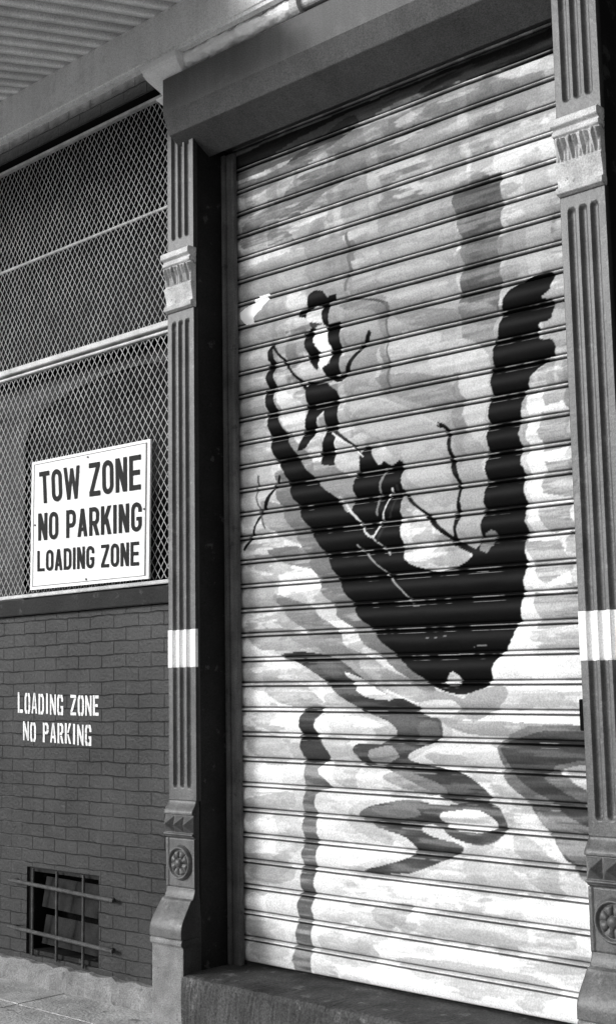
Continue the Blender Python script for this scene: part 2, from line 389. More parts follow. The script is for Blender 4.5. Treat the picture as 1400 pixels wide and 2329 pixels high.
def glyph(ch, w_):
    L_, R_, B_, T_ = HS, w_-HS, .075, .925; r = .19; hv = .075
    def v(x): return ('p', [(x-HS,0),(x+HS,0),(x+HS,1),(x-HS,1)])
    def h(x0, x1, y): return ('p', [(x0,y-hv),(x1,y-hv),(x1,y+hv),(x0,y+hv)])
    def dg(x0,y0,x1,y1,k=HS*1.12): return ('p', [(x0-k,y0),(x0+k,y0),(x1+k,y1),(x1-k,y1)])
    if ch == 'T': return [v(w_/2), h(0,w_,T_)]
    if ch == 'I': return [v(w_/2)]
    if ch == 'L': return [v(L_), h(L_+HS,w_,B_)]
    if ch == 'E': return [v(L_), h(L_+HS,w_,B_), h(L_+HS,w_*.92,.5), h(L_+HS,w_,T_)]
    if ch == 'Z': return [h(0,w_,T_), h(0,w_,B_), dg(HS+.02,.15,w_-HS-.02,.85)]
    if ch == 'N': return [v(L_), v(R_), dg(L_+.01,1,R_-.01,0)]
    if ch == 'W': return [dg(.085,1,.24,0,.08), dg(.43,.95,.24,0,.075), dg(.43,.95,.62,0,.075), dg(.775,1,.62,0,.08)]
    if ch == 'A': return [dg(HS,0,w_/2,1,.09), dg(w_-HS,0,w_/2,1,.09), ('p',[(.14,.2),(w_-.14,.2),(w_-.18,.33),(.18,.33)])]
    if ch == 'K': return [v(L_), dg(L_+.06,.36,R_+.0,1), dg(w_*.52,.56,R_+.01,0)]
    ring_ = arc(R_-r,T_-r,r,0,90)+arc(L_+r,T_-r,r,90,180)+arc(L_+r,B_+r,r,180,270)+arc(R_-r,B_+r,r,270,360)
    if ch == 'O': return [('r', ring_, True)]
    if ch == 'G': return [('r', [(R_,.66)]+ring_+[(R_,.46),(R_,.46)], False), ('p',[(w_*.5,.37),(w_,.37),(w_,.50),(w_*.5,.50)])]
    if ch == 'D': return [v(L_), ('r', [(L_+HS,T_)]+arc(R_-r,T_-r,r,90,0)+arc(R_-r,B_+r,r,360,270)+[(L_+HS,B_)], False)]
    if ch in 'PR':
        b_ = .47; r2 = .17
        out = [v(L_), ('r', [(L_+HS,T_)]+arc(R_-r2,T_-r2,r2,90,0)+arc(R_-r2,b_+r2-.03,r2,360,270)+[(L_+HS,b_-.03)], False)]
        if ch == 'R': out.append(dg(w_*.55,.40,R_+.01,0))
        return out
    return []
def sign_text(name, text, quadpts, y, m, parent):
    ws = {'W': .86, 'I': .20, ' ': .26}
    gap = .11; wl = [ws.get(ch, LW) for ch in text]; tot = sum(wl) + gap*(len(text)-1)
    bm = bmesh.new(); cx = 0; k = 0
    def V(a, b, yy):
        p = bil(quadpts, (cx+a)/tot, b); return bm.verts.new((p[0], yy, p[1]))
    for ch, w_ in zip(text, wl):
        for pc in glyph(ch, w_):
            k += 1; yy = y - 0.00015 * (k % 5)
            if pc[0] == 'p': bm.faces.new([V(a, b, yy) for a, b in pc[1]])
            else:
                pts, closed = pc[1], pc[2]; clean = [pts[0]]
                for q in pts[1:]:
                    if math.hypot(q[0]-clean[-1][0], q[1]-clean[-1][1]) > 1e-4: clean.append(q)
                pts = clean; n_ = len(pts); prs = []
                for i in range(n_):
                    a = pts[(i-1) % n_] if (closed or i > 0) else pts[i]; b = pts[(i+1) % n_] if (closed or i < n_-1) else pts[i]
                    dx, dy = b[0]-a[0], b[1]-a[1]; l = math.hypot(dx, dy) or 1; nx_, ny_ = -dy/l, dx/l
                    hx, hy = HS*nx_, .078*ny_
                    prs.append((V(pts[i][0]+hx, pts[i][1]+hy, yy), V(pts[i][0]-hx, pts[i][1]-hy, yy)))
                for i in range(n_ if closed else n_-1):
                    p_, q_ = prs[i], prs[(i+1) % n_]
                    bm.faces.new((p_[0], q_[0], q_[1], p_[1]))
        cx += w_ + gap
    return bm_obj(name, bm, m, parent)
YI = YS - 0.003
sign_text("lettering", "TOW ZONE", [W(92,1146,YI), W(320,1113,YI), W(320,1033,YI), W(89,1074,YI)], YI, m_ink, tr_)
sign_text("lettering", "NO PARKING", [W(87,1230,YI), W(322,1208,YI), W(322,1141,YI), W(87,1168,YI)], YI, m_ink, tr_)
sign_text("lettering", "LOADING ZONE", [W(85,1300,YI), W(316,1286,YI), W(316,1231,YI), W(85,1253,YI)], YI, m_ink, tr_)

# ---------------------------------------------------------------- pilasters
def sst(a, b, x):
    t = np.clip((x - a) / (b - a), 0, 1); return t * t * (3 - 2 * t)
def flutes(xs, za, zb, r=0.018, dep=1.0, base=0.0):
    def fn(X, Z):
        D = np.zeros_like(X) + base
        for xc in xs:
            zz = np.clip(Z, za + r, zb - r); d = np.hypot(X - xc, Z - zz)
            D -= np.where(d < r, np.sqrt(np.maximum(r*r - d*d, 0)) * dep, 0)
        return D
    return fn
def build_pilaster(px):
    r = root("cast_iron_pilaster", (px, YP, 0), "grey fluted cast iron pilaster with rosette base and painted white band", "pilaster", "fluted cast iron pilasters")
    X3 = (-0.052, 0.0, 0.052)
    relief("shaft", px, 1.068, 3.585, flutes(X3, 1.13, 3.53), 84, 420, m_iron, r, yb=4.43)
    relief("upper_shaft", px, 3.905, 4.70, flutes(X3, 3.98, 4.62), 84, 200, m_iron, r, yb=4.43)
    def collar(X, Z):
        t = (Z - 3.585) / 0.32
        D = 0.008 + 0.016 * sst(0, .03, t) * (1 - sst(.09, .13, t)) + 0.016 * sst(.15, .45, t) - 0.012*sst(.40,.44,t)
        fx = (X / 0.205 + .5) * 4 % 1.0
        v = np.abs(2*fx - 1)
        inb = sst(.42, .46, t) * (1 - sst(.72, .76, t))
        tip = np.clip((t - .42) / .3, 0, 1)
        D += inb * 0.030 * np.clip(tip * 1.3 - v, 0, 1) + inb * 0.008 * np.abs(np.sin(fx * math.pi * 3))
        D += 0.022 * sst(.74, .78, t) * (1 - sst(.97, 1.0, t) * .5) - .008*sst(.82,.84,t)*(1-sst(.86,.88,t)) + 0.012 * sst(.86, .90, t)
        return D
    relief("collar", px, 3.585, 3.905, collar, 90, 130, m_ironl, r, label="weathered pale moulded collar with leaf band", dark_sides=False)
    def neck(X, Z):
        t = (1.068 - Z) / 0.065
        return 0.002 + 0.030 * sst(0, .9, t)
    relief("neck_moulding", px, 1.003, 1.068, neck, 20, 24, m_iron, r)
    def dia(X, Z):
        fx = (X / 0.205 + .5) * 3 % 1.0; t = (Z - 0.886) / 0.117
        D = 0.022 + 0 * X
        fz = np.clip((t - .25) / .7, 0, 1)
        D += 0.040 * np.minimum(1 - np.abs(2*fx - 1), 1 - np.abs(2*fz - 1)) * ((t > .25) & (t < .95))
        D += 0.012 * sst(.10, .16, t) * (1 - sst(.2, .25, t)) - 0.014 * (1 - sst(0, .08, t))
        return D
    relief("pyramid_band", px, 0.886, 1.003, dia, 91, 60, m_iron, r)
    relief("rosette_block", px, 0.650, 0.886, lambda X, Z: 0.012 + 0.006*((np.abs(X) > .088)), 60, 30, m_iron, r)
    nr, na = 34, 128
    P = np.zeros((nr, na + 1, 3))
    for i in range(nr):
        q = i / (nr - 1); rr = 0.086 * q
        for j in range(na + 1):
            a = 2*math.pi*j/na
            h = 0.0
            if q < .26: h = 0.020 * math.sqrt(max(0, 1 - (q/.28)**2)) + .012
            elif q < .72: h = 0.004 + 0.016 * abs(math.sin(a*4)) ** .45 * (1 - ((q-.49)/.24)**4)
            elif q < .98: h = 0.004 + 0.017 * math.sin((q-.72)/.26*math.pi)
            P[i, j] = (px + rr*math.cos(a), YP - 0.0125 - h, 0.768 + rr*math.sin(a))
    finish("rosette", grid_mesh("rosette", P), m_iron, r, smooth=True)
    relief("scroll_base", px, 0.425, 0.650, lambda X, Z: 0.014 + 0.088*sst(.65, .46, Z) + 0.012*sst(.62,.60,Z) * (Z<.6) + 0.006*np.cos(X/0.1025*1.5), 40, 60, m_iron, r)
    relief("plinth", px, -0.12, 0.425, lambda X, Z: 0.100 + 0.014*sst(.385, .395, Z)*(1 - sst(.415, .425, Z)), 30, 90, m_plinth, r, label="worn plain plinth block")
    def cap(X, Z):
        t = (Z - 4.70) / 0.232
        return 0.015 + 0.05*sst(.15,.3,t)*(1-sst(.3,.42,t)) + 0.125 * sst(.35, .82, t) + 0.012*sst(.84,.86,t)
    relief("capital", px, 4.70, 4.932, cap, 30, 70, mat("pale_capital_paint", 0.92, 0.6, 0.05, 10, 0.12, bump=.3), r, label="pale curved bracket capital under the fascia", widen=0.25, dark_sides=False)
    z0, z1 = W(415,1518,YP)[1], W(415,1432,YP)[1]
    f = flutes(X3, 1.13, 3.53, base=0.0025)
    relief("painted_band", px, z0, z1, f, 90, 30, m_band, r, hw=0.1040, label="rough white painted band", widen=0, dark_sides=False)
    return r
PXC = (-5.10 - 4.895) / 2
lp = build_pilaster(PXC)
def copy_thing(src, dx, dz):
    n = src.copy(); COL.objects.link(n); n.location = src.location + Vector((dx, 0, dz))
    for ch in list(src.children):
        k = ch.copy(); COL.objects.link(k); k.parent = n; k.location = ch.location.copy()
    return n
copy_thing(lp, 2.41, -0.032)

# ---------------------------------------------------------------- reveals and facade behind
fr = root("shop_facade", (-3.8, 4.62, 0), "dark painted iron shopfront framing around a loading door", "building")
boxes("door_jamb", [(-5.09, -4.8965, 4.424, 4.66, -0.0, 4.93)], m_dark, fr, bevel=0.003)
boxes("door_jamb", [(-2.6895, -2.4865, 4.424, 4.60, 0, 4.93)], m_dark, fr, bevel=0.003)
boxes("side_wall", [(-2.485, 4.0, 4.60, 4.9, 0, 4.93)], m_dark, fr)
boxes("back_wall", [(-5.05, -2.49, 4.90, 5.0, 0, 4.93)], m_black, fr)
boxes("upper_wall", [(-14, 6, 4.56, 5.2, 4.96, 9.0)], m_brick, fr)
boxes("lintel_band", [(XL, XR, 4.50, 4.99, 4.885, 4.955)], m_black, fr)  # shadow gap under the fascia put in as a black strip
boxes("header_wall", [(-4.98, -2.49, 4.72, 4.88, 4.42, 4.955)], m_black, fr)

# ---------------------------------------------------------------- shutter curtain with mural
YC = 4.665
xl, xr = -4.865, -2.58
NSL = 33; RP = 32
NX = 660
zlb, zrb = W(555,2184,YC)[1], W(1310,2330,YC)[1]
zlt, zrt = W(537,385,YC)[1], W(1258,108,YC)[1]
loc = np.concatenate([np.linspace(0, .70, 15, endpoint=False), np.linspace(.70, 1.0, RP - 15, endpoint=False)])
v = np.concatenate([k + loc for k in range(NSL + 2)] + [np.array([NSL + 2.0])])
u = np.linspace(0, 1, NX)
U, V = np.meshgrid(u, v)
X = xl + (xr - xl) * U
def lineZ(X, zl, zr, xa, xb): return zl + (zr - zl) * (X - xa) / (xb - xa)
ZB = lineZ(X, zlb, zrb, W(555,2184,YC)[0], W(1310,2330,YC)[0])
ZT = lineZ(X, zlt, zrt, W(537,385,YC)[0], W(1258,108,YC)[0])
Z = ZB + (ZT - ZB) * V / NSL
s = V % 1.0
bulge = 0.019 * np.sin(np.clip(s / 0.79, 0, 1) * math.pi) ** 0.66
bead = 0.015 * np.sin(np.clip((s - 0.84) / 0.11, 0, 1) * math.pi) ** 0.6
prof = np.where(s < .79, bulge, np.where((s >= .84) & (s < .95), bead, -0.008))
def vn(X, Z, fx, fz, seed):
    r = np.random.RandomState(seed); G = r.rand(256, 256)
    a = (X + 20) * fx; b = (Z + 20) * fz
    ia = np.floor(a).astype(int); ib = np.floor(b).astype(int); fa = a - ia; fb = b - ib
    fa = fa*fa*(3-2*fa); fb = fb*fb*(3-2*fb)
    g = lambda i, j: G[i % 256, j % 256]
    return (g(ia, ib)*(1-fa)*(1-fb) + g(ia+1, ib)*fa*(1-fb) + g(ia, ib+1)*(1-fa)*fb + g(ia+1, ib+1)*fa*fb)
def fbm(X, Z, fx, fz, seed, o=4):
    t = 0; a = 1; n = 0
    for i in range(o):
        t = t + a * vn(X, Z, fx*2**i, fz*2**i, seed+i*13); n += a; a *= .55
    return t / n
dent = (fbm(X, V*0.3, 3, 3, 5, 3) - .5) * 0.008
Y = YC - prof + dent
slat = np.floor(V + .1)
DXW = (fbm(X, Z, 5, 20, 21) - .5) * 0.020 + (vn(X, Z, 40, 90, 3) - .5) * 0.005 + (vn(X*1.5, slat*1.37, 1, 1, 44) - .5) * 0.018 + 0.009 * np.sin(s * math.pi)
DZW = (fbm(X, Z, 7, 9, 31) - .5) * 0.014
XWp = X + DXW; ZWp = Z + DZW
def smooth_pts(pts, closed, n=4):
    out = []; N_ = len(pts)
    rng_ = range(N_) if closed else range(N_ - 1)
    g = (lambda i: np.array(pts[i % N_], float)) if closed else (lambda i: np.array(pts[min(max(i, 0), N_-1)], float))
    for i in rng_:
        p0, p1, p2, p3 = g(i-1), g(i), g(i+1), g(i+2)
        for k in range(n):
            t = k / n
            out.append(tuple(0.5*((2*p1)+(-p0+p2)*t+(2*p0-5*p1+4*p2-p3)*t*t+(-p0+3*p1-3*p2+p3)*t**3)))
    if not closed: out.append(tuple(pts[-1]))
    return out
def inside(poly, XX, ZZ):
    m_ = np.zeros(XX.shape, bool); xs = [p[0] for p in poly]; zs = [p[1] for p in poly]
    sel = (XX > min(xs)) & (XX < max(xs)) & (ZZ > min(zs)) & (ZZ < max(zs))
    a = XX[sel]; b = ZZ[sel]; r = np.zeros(a.shape, bool); n = len(poly)
    for i in range(n):
        x1, z1 = poly[i]; x2, z2 = poly[(i+1) % n]
        if z1 == z2: continue
        c_ = ((z1 > b) != (z2 > b)) & (a < (x2 - x1) * (b - z1) / (z2 - z1) + x1)
        r ^= c_
    m_[sel] = r; return m_
YM = YC - 0.008
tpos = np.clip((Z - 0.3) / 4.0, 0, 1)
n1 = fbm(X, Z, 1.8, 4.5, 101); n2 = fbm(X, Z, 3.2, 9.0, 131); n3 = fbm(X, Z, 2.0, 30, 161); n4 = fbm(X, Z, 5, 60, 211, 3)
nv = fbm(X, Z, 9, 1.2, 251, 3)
C = 0.87 - 0.27 * sst(0.28, 0.78, tpos)  # ground greyer towards the top, canopy shade painted into the colour
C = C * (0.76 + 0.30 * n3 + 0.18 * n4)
brk = (n4 - .5) * .12
C = C * (1 - 0.26 * sst(.52, .56, n1 + .04*tpos + brk)); C = C * (1 - 0.38 * sst(.565, .59, n2 + .05*tpos + brk))
C = C * (1 - 0.34 * sst(.35, .7, tpos) * sst(.50, .55, nv + brk*.6))
k3 = sst(.59, .63, fbm(X, Z, 3, 20, 191) + brk); C = C + (0.84 - C) * k3 * (0.6 - .2 * sst(.4, .8, tpos))
rd = np.random.RandomState(11)
for i in range(400):
    zc0 = 0.3 + 4.0 * rd.rand(); xc0 = xl + (xr - xl) * rd.rand(); L0 = .05 + .20 * rd.rand() ** 1.5; H0 = .010 + .034 * rd.rand()
    top_ = zc0 > 2.0
    val0 = (rd.choice([.17, .22, .28, .34, .6, .7]) if top_ else rd.choice([.36, .45, .5, .6, .86, .9]))
    sel = (np.abs(X - xc0) < L0 * 1.4) & (np.abs(Z - zc0) < H0 * 2)
    a = (XWp[sel] - xc0) / L0; b = (ZWp[sel] + (X[sel]-xc0)*.25*(rd.rand()-.5) - zc0) / H0
    edge = np.maximum(np.abs(a) + (n4[sel]-.5)*1.1, np.abs(b) + (n3[sel]-.5)*.8)
    mm = (1 - sst(.86, 1.0, edge)) * (.3 + (.4 if top_ else .5) * rd.rand()) * (0.45 + .55*sst(.42, .55, n4[sel]))
    C[sel] = C[sel] * (1 - mm) + val0 * mm
def poly(pts, val, soft=0.0, mix=1.0, tex=0.14, dry=None, wp=1.0, curve=True):
    """brushed patch; pale washes get dry-brush break-up and feathered strength"""
    global C
    if curve: pts = smooth_pts(pts, True, 3)
    P = [W(a, b, YM) for a, b in pts]
    wash = val > 0.13
    k = 1.7 if wash else wp
    m_ = inside(P, X + DXW*k, Z + DZW*k).astype(float) * mix
    if wash:
        m_ = m_ * (0.68 + 0.32 * sst(.40, .52, n4 * .5 + n3 * .5))
    if dry:
        m_ = m_ * (1 - dry * sst(.52, .58, n3*.6 + n4*.4))
    tx = 1 + tex * (n3 - .5) * 3 + tex * (n4 - .5) * 3
    C = C * (1 - m_) + val * tx * m_
def stroke(pts, wpx, val, mix=1.0, wp=.55):
    global C
    if len(pts) > 2: pts = smooth_pts(pts, False, 5)
    P = [W(a, b, YM) for a, b in pts]; wd = wpx * 0.0021 / 2
    xs = [p[0] for p in P]; zs = [p[1] for p in P]
    sel = (X > min(xs)-.05) & (X < max(xs)+.05) & (Z > min(zs)-.05) & (Z < max(zs)+.05)
    a = (X + DXW*wp)[sel]; b = (Z + DZW*wp)[sel]; dm = np.full(a.shape, 9.0)
    for (x1, z1), (x2, z2) in zip(P[:-1], P[1:]):
        dx, dz = x2-x1, z2-z1; t_ = np.clip(((a-x1)*dx + (b-z1)*dz) / (dx*dx+dz*dz+1e-9), 0, 1)
        dm = np.minimum(dm, np.hypot(a-x1-t_*dx, b-z1-t_*dz))
    wv = wd * (0.6 + 0.9 * vn(X, Z, 14, 14, 77)[sel])
    mm = (dm < wv) * mix
    cc = C[sel]; C[sel] = cc * (1 - mm) + val * mm
# --- sky washes; top band mixes dark paint with the housing's painted shadow
poly([(530,360),(820,240),(1260,60),(1260,110),(1160,155),(1050,185),(960,212),(880,245),(800,290),(740,330),(660,365),(600,392),(530,412)], 0.12, tex=.3)
poly([(660,375),(700,335),(800,262),(812,285),(765,328),(700,362)], 0.05, dry=.4)
poly([(960,205),(1040,160),(1255,62),(1255,118),(1150,155),(1060,180),(970,216)], 0.045, dry=.5)
poly([(530,360),(1260,60),(1260,85),(1040,160),(800,255),(560,380)], 0.035)
poly([(545,420),(620,395),(700,352),(760,335),(700,372),(640,410),(600,440),(550,450)], 0.17, dry=.5)
poly([(650,440),(700,395),(775,372),(782,410),(740,440),(690,480),(600,510),(555,545),(550,520),(610,480)], 0.14, dry=.55)
poly([(560,540),(650,520),(668,548),(640,556),(600,560),(560,570)], 0.14, mix=.9, dry=.6)
poly([(560,620),(700,565),(708,640),(600,690),(560,700)], 0.32, mix=.75)
poly([(700,560),(790,520),(800,640),(790,740),(720,760),(700,660)], 0.26, mix=.8, curve=False)
poly([(865,470),(1035,425),(1045,560),(1050,700),(1040,760),(870,780)], 0.28, mix=.85, curve=False)
poly([(810,450),(862,430),(866,640),(812,660)], 0.38, mix=.6, curve=False)
poly([(950,230),(1100,180),(1180,190),(1120,235),(1010,265),(955,262)], 0.18, mix=.8, dry=.5)
poly([(810,310),(900,280),(900,330),(830,370),(800,420),(780,400)], 0.22, mix=.7, dry=.5)
poly([(990,320),(1080,290),(1200,270),(1130,320),(1040,350),(990,360)], 0.25, mix=.6, dry=.5)
poly([(985,300),(1030,290),(1042,420),(990,440)], 0.34, mix=.6, curve=False)
poly([(1030,430),(1070,412),(1100,400),(1142,392),(1145,470),(1135,560),(1144,640),(1134,720),(1120,790),(1060,800),(1045,700),(1058,600),(1042,520)], 0.125, tex=.35, curve=False, dry=.12, wp=.9)
poly([(1060,470),(1110,455),(1105,700),(1070,720)], 0.085, tex=.4, dry=.6, curve=False, mix=.6)
for yy_ in (500, 545, 590, 640, 690):
    poly([(880,yy_+25),(1000,yy_),(1030,yy_+10),(960,yy_+40),(880,yy_+50)], 0.46, mix=.45)
poly([(1200,380),(1255,360),(1262,600),(1200,620)], 0.38, mix=.7, curve=False)
poly([(1150,500),(1200,490),(1205,640),(1155,660)], 0.28, mix=.6, curve=False)
poly([(790,680),(870,672),(1000,690),(1135,700),(1118,860),(1110,1050),(1100,1230),(1040,1240),(1000,1200),(960,1160),(915,1110),(915,1050),(860,1000),(800,960),(790,860)], 0.29, mix=.8)
poly([(800,905),(850,880),(930,930),(1000,960),(1020,975),(1000,1010),(900,1000),(840,980)], 0.40, mix=.8)
poly([(870,780),(950,750),(1010,760),(990,800),(900,830),(860,860)], 0.55, mix=.8, dry=.5)
poly([(980,790),(1060,770),(1090,800),(1060,840),(990,850)], 0.6, mix=.8, dry=.4)
poly([(785,690),(870,676),(885,690),(880,760),(890,880),(870,880),(862,720),(790,705)], 0.14, mix=.8, dry=.4)
poly([(900,705),(1000,700),(1100,712),(1130,740),(1040,735),(930,740)], 0.16, mix=.7, dry=.5)
poly([(860,860),(960,850),(1040,880),(1010,930),(920,905)], 0.18, mix=.8, dry=.4)
poly([(930,1020),(1010,1030),(1020,1120),(960,1110),(925,1070)], 0.44, mix=.7)
poly([(1045,840),(1062,900),(1070,1000),(1085,1080),(1060,1090),(1040,1000),(1035,900)], 0.15, mix=.6)
poly([(1040,820),(1110,800),(1108,1000),(1100,1200),(1060,1220),(1050,1100),(1065,960)], 0.55, mix=.7)
poly([(1030,985),(1100,1010),(1100,1200),(1050,1220),(1050,1110)], 0.26, mix=.7)
poly([(540,800),(610,790),(615,1000),(640,1080),(600,1180),(545,1160)], 0.42, mix=.6)
poly([(550,900),(600,880),(612,960),(560,985)], 0.24, mix=.8, dry=.4)
poly([(640,880),(700,930),(690,1000),(660,990)], 0.66, mix=.9)
poly([(700,1060),(805,1060),(805,1165),(760,1128)], 0.23)
poly([(770,1000),(825,1040),(805,1090),(770,1060)], 0.5)
poly([(690,1075),(640,1000),(668,985),(720,1060)], 0.2)
poly([(1205,900),(1290,870),(1300,1330),(1210,1340)], 0.82, mix=.9, curve=False)
for q in ([(1240,870),(1290,860),(1310,905),(1245,925)], [(1232,940),(1300,935),(1300,1010),(1240,1030)], [(1245,1050),(1310,1040),(1310,1130),(1240,1120)],
          [(1225,1150),(1300,1140),(1310,1200),(1245,1210)], [(1205,1230),(1285,1225),(1310,1300),(1240,1330),(1220,1300)], [(1215,1350),(1330,1360),(1330,1420),(1230,1430)]):
    poly(q, 0.21, mix=.88, dry=.35, curve=False)
poly([(610,1250),(680,1240),(720,1270),(740,1300),(690,1290),(640,1275)], 0.18)
poly([(630,1350),(700,1375),(760,1420),(800,1480),(840,1540),(900,1590),(850,1585),(790,1540),(720,1460),(650,1390)], 0.17, dry=.2)
poly([(560,1440),(640,1430),(740,1455),(700,1475),(600,1480)], 0.26, mix=.85)
poly([(600,1140),(680,1170),(730,1240),(700,1240),(610,1200)], 0.24, mix=.85)
poly([(560,1300),(620,1320),(640,1360),(600,1400),(550,1380)], 0.34, mix=.75)
poly([(640,1310),(720,1300),(740,1330),(690,1345),(645,1335)], 0.85, mix=.9)
poly([(640,1070),(655,1090),(700,1180),(770,1290),(850,1410),(935,1510),(1000,1572),(950,1560),(890,1510),(810,1440),(740,1350),(690,1240),(640,1150),(625,1090)], 0.145)
# --- hull (boat shape)
K = 0.005
hull = [(1257,618),(1215,628),(1168,655),(1145,690),(1140,740),(1124,790),(1118,860),(1114,950),(1110,1050),(1104,1130),(1098,1200),(1088,1252),(1058,1280),
 (1010,1298),(960,1292),(925,1270),(915,1200),(918,1100),(916,1048),(890,1058),(876,1048),(862,1056),(842,1014),(825,1030),(820,1065),(807,1092),(803,1168),(762,1130),(722,1092),(690,1052),
 (664,1005),(640,950),(630,900),(626,830),(622,782),(613,800),(610,870),(612,930),(620,990),(630,1040),(650,1080),(668,1130),(700,1190),(730,1240),(762,1300),
 (800,1368),(832,1418),(880,1465),(922,1508),(962,1542),(1000,1568),(1050,1580),(1090,1572),(1120,1545),(1132,1508),(1160,1470),(1184,1420),(1192,1350),
 (1201,1280),(1200,1200),(1196,1100),(1190,1040),(1186,960),(1197,900),(1212,855),(1262,805),(1262,772),(1227,770),(1227,738),(1259,722),(1259,684),(1232,676),(1257,655)]
poly(hull, K, tex=.1)
stroke([(770,1130),(812,1175),(850,1222),(872,1180),(893,1112)], 4.5, .6)
stroke([(815,1240),(860,1285),(905,1330),(940,1372)], 4, .4, .75)
stroke([(850,1222),(890,1262)], 3.5, .4)
poly([(1018,1545),(1040,1525),(1052,1545),(1040,1560),(1020,1560)], .6)
for (a, b, l) in ((960,1450,60),(1000,1490,80),(1080,1470,30),(1100,1240,26),(1085,1300,24),(930,1380,30)):
    stroke([(a, b), (a + l, b - l*.05)], 1.8, .25, .7)
poly([(1100,1220),(1130,1205),(1128,1240),(1105,1262)], .25, mix=.8, dry=.5)
stroke([(862,1170),(866,1110),(880,1065)], 5, .3, .6)
# --- standing boatman
fw = dict(tex=0, wp=.35)
stroke([(622,786),(660,838),(702,886)], 7, K)
poly([(690,870),(745,862),(735,820),(712,818),(690,800)], 0.55)
poly([(678,714),(698,700),(704,672),(718,660),(738,662),(746,676),(768,668),(764,682),(744,697),(716,706),(700,724),(684,722)], K, curve=False, **fw)
poly([(706,708),(738,698),(742,742),(718,744),(708,730)], .66)
poly([(734,698),(750,694),(748,735),(738,745)], K, **fw)
poly([(708,734),(740,740),(728,754),(712,750)], .06, **fw)
poly([(693,758),(712,744),(722,790),(738,822),(724,844),(704,822),(694,785)], K, curve=False, **fw)
poly([(714,750),(743,745),(752,790),(752,835),(734,842),(722,792)], .88)
poly([(746,738),(774,730),(777,800),(772,852),(740,857),(735,838),(753,826),(753,790),(743,752)], K, curve=False, **fw)
stroke([(742,850),(762,860),(778,861),(800,822),(825,790),(842,758)], 11, K, wp=.3)
poly([(703,868),(745,870),(770,890),(773,920),(769,990),(761,1012),(766,1060),(735,1058),(730,1030),(743,990),(740,935),(725,950),(718,992),(698,1020),(678,1027),(689,1000),(701,940),(697,900)], K, curve=False, **fw)
stroke([(766,980),(800,1010),(826,1038)], 7, .02)
stroke([(912,1112),(958,1158),(1000,1200),(1048,1238),(1105,1262)], 10, K)
stroke([(905,1105),(895,1160),(860,1230)], 6, .02)
stroke([(1000,966),(1018,978),(1028,1040),(1046,1110),(1040,1180),(1035,1235)], 11, K, wp=.4)
stroke([(638,1085),(608,1145),(583,1198),(560,1250)], 9, K, wp=.4)
stroke([(590,1085),(586,1130),(604,1200)], 6, .1)
stroke([(766,684),(800,679),(850,682),(882,690)], 5, .07, wp=.3)
stroke([(792,530),(796,600),(790,660)], 8, .15)
stroke([(880,690),(884,800),(888,890)], 7, .12)
stroke([(800,950),(850,905),(930,930),(1000,965)], 3, .5, .7)
stroke([(760,985),(830,1040)], 3, .75)
WP = [(550,712),(560,700),(575,690),(590,672),(611,667),(608,684),(597,704),(578,722),(572,738),(556,741),(551,728)]
poly([(530,650),(640,630),(650,760),(540,790)], .3, mix=.6)
WHITE = inside([W(a, b, YM) for a, b in WP], X + DXW*.3, ZWp)
# --- water reflections under the hull: winding brushed strokes
DK = .048
poly([(640,1440),(740,1450),(830,1490),(960,1560),(1060,1590),(1060,1625),(960,1600),(840,1545),(740,1490)], .22, mix=.8)
poly([(1000,1630),(1100,1640),(1345,1648),(1345,1672),(1180,1676),(1060,1668)], .24, mix=.85)
poly([(625,1485),(700,1474),(800,1505),(900,1580),(1020,1625),(1020,1680),(960,1715),(860,1760),(800,1725),(800,1680),(870,1680),(880,1650),(780,1600),(700,1530)], .3, mix=.45)
poly([(635,1492),(690,1482),(750,1492),(802,1520),(842,1560),(885,1588),(925,1590),(960,1612),(1003,1636),(1008,1665),(990,1690),(955,1702),(930,1722),(960,1738),(1030,1752),(1080,1772),(1115,1806),(1112,1822),(1085,1832),(1030,1826),(980,1798),(925,1768),(885,1750),(832,1738),(808,1708),(822,1690),(872,1692),(906,1662),(886,1640),(830,1618),(772,1580),(722,1532),(682,1508)], DK, tex=.4, dry=.08, wp=.8)
poly([(720,1500),(790,1520),(840,1570),(800,1580),(750,1535)], .10, tex=.4, mix=.7, dry=.4)
poly([(790,1530),(850,1560),(905,1592),(860,1590),(820,1570)], .75)
poly([(960,1596),(1038,1596),(1034,1630),(964,1626)], .6)
poly([(1060,1590),(1130,1560),(1160,1590),(1080,1640)], .3)
poly([(850,1706),(900,1700),(912,1720),(880,1738),(846,1732)], .28, mix=.9)
poly([(960,1640),(1000,1645),(995,1680),(955,1690)], .11, mix=.9, tex=.4)
poly([(900,1752),(960,1762),(1020,1790),(1010,1812),(930,1795),(880,1770)], .2, mix=.9, dry=.2)
poly([(800,1840),(880,1815),(1000,1822),(1150,1820),(1170,1870),(1110,1940),(1060,1950),(930,2000),(810,1995),(820,1965),(920,1940),(900,1910),(800,1870)], .36, mix=.45)
poly([(820,1848),(870,1826),(940,1818),(1000,1832),(1070,1826),(1130,1832),(1152,1865),(1146,1900),(1104,1924),(1040,1908),(1000,1880),(975,1874),(960,1886),(990,1902),(1048,1920),(1054,1936),(1002,1962),(932,1986),(850,1986),(828,1978),(898,1962),(946,1940),(930,1904),(870,1884),(822,1868)], DK*1.4, tex=.5, dry=.12, wp=.8)
poly([(1005,1850),(1070,1842),(1115,1852),(1130,1875),(1105,1896),(1050,1892),(1010,1872)], .72)
poly([(850,1835),(930,1828),(960,1850),(890,1860)], .2, mix=.8, dry=.3)
poly([(755,1830),(800,1850),(900,1900),(880,1920),(790,1870)], .36, mix=.8)
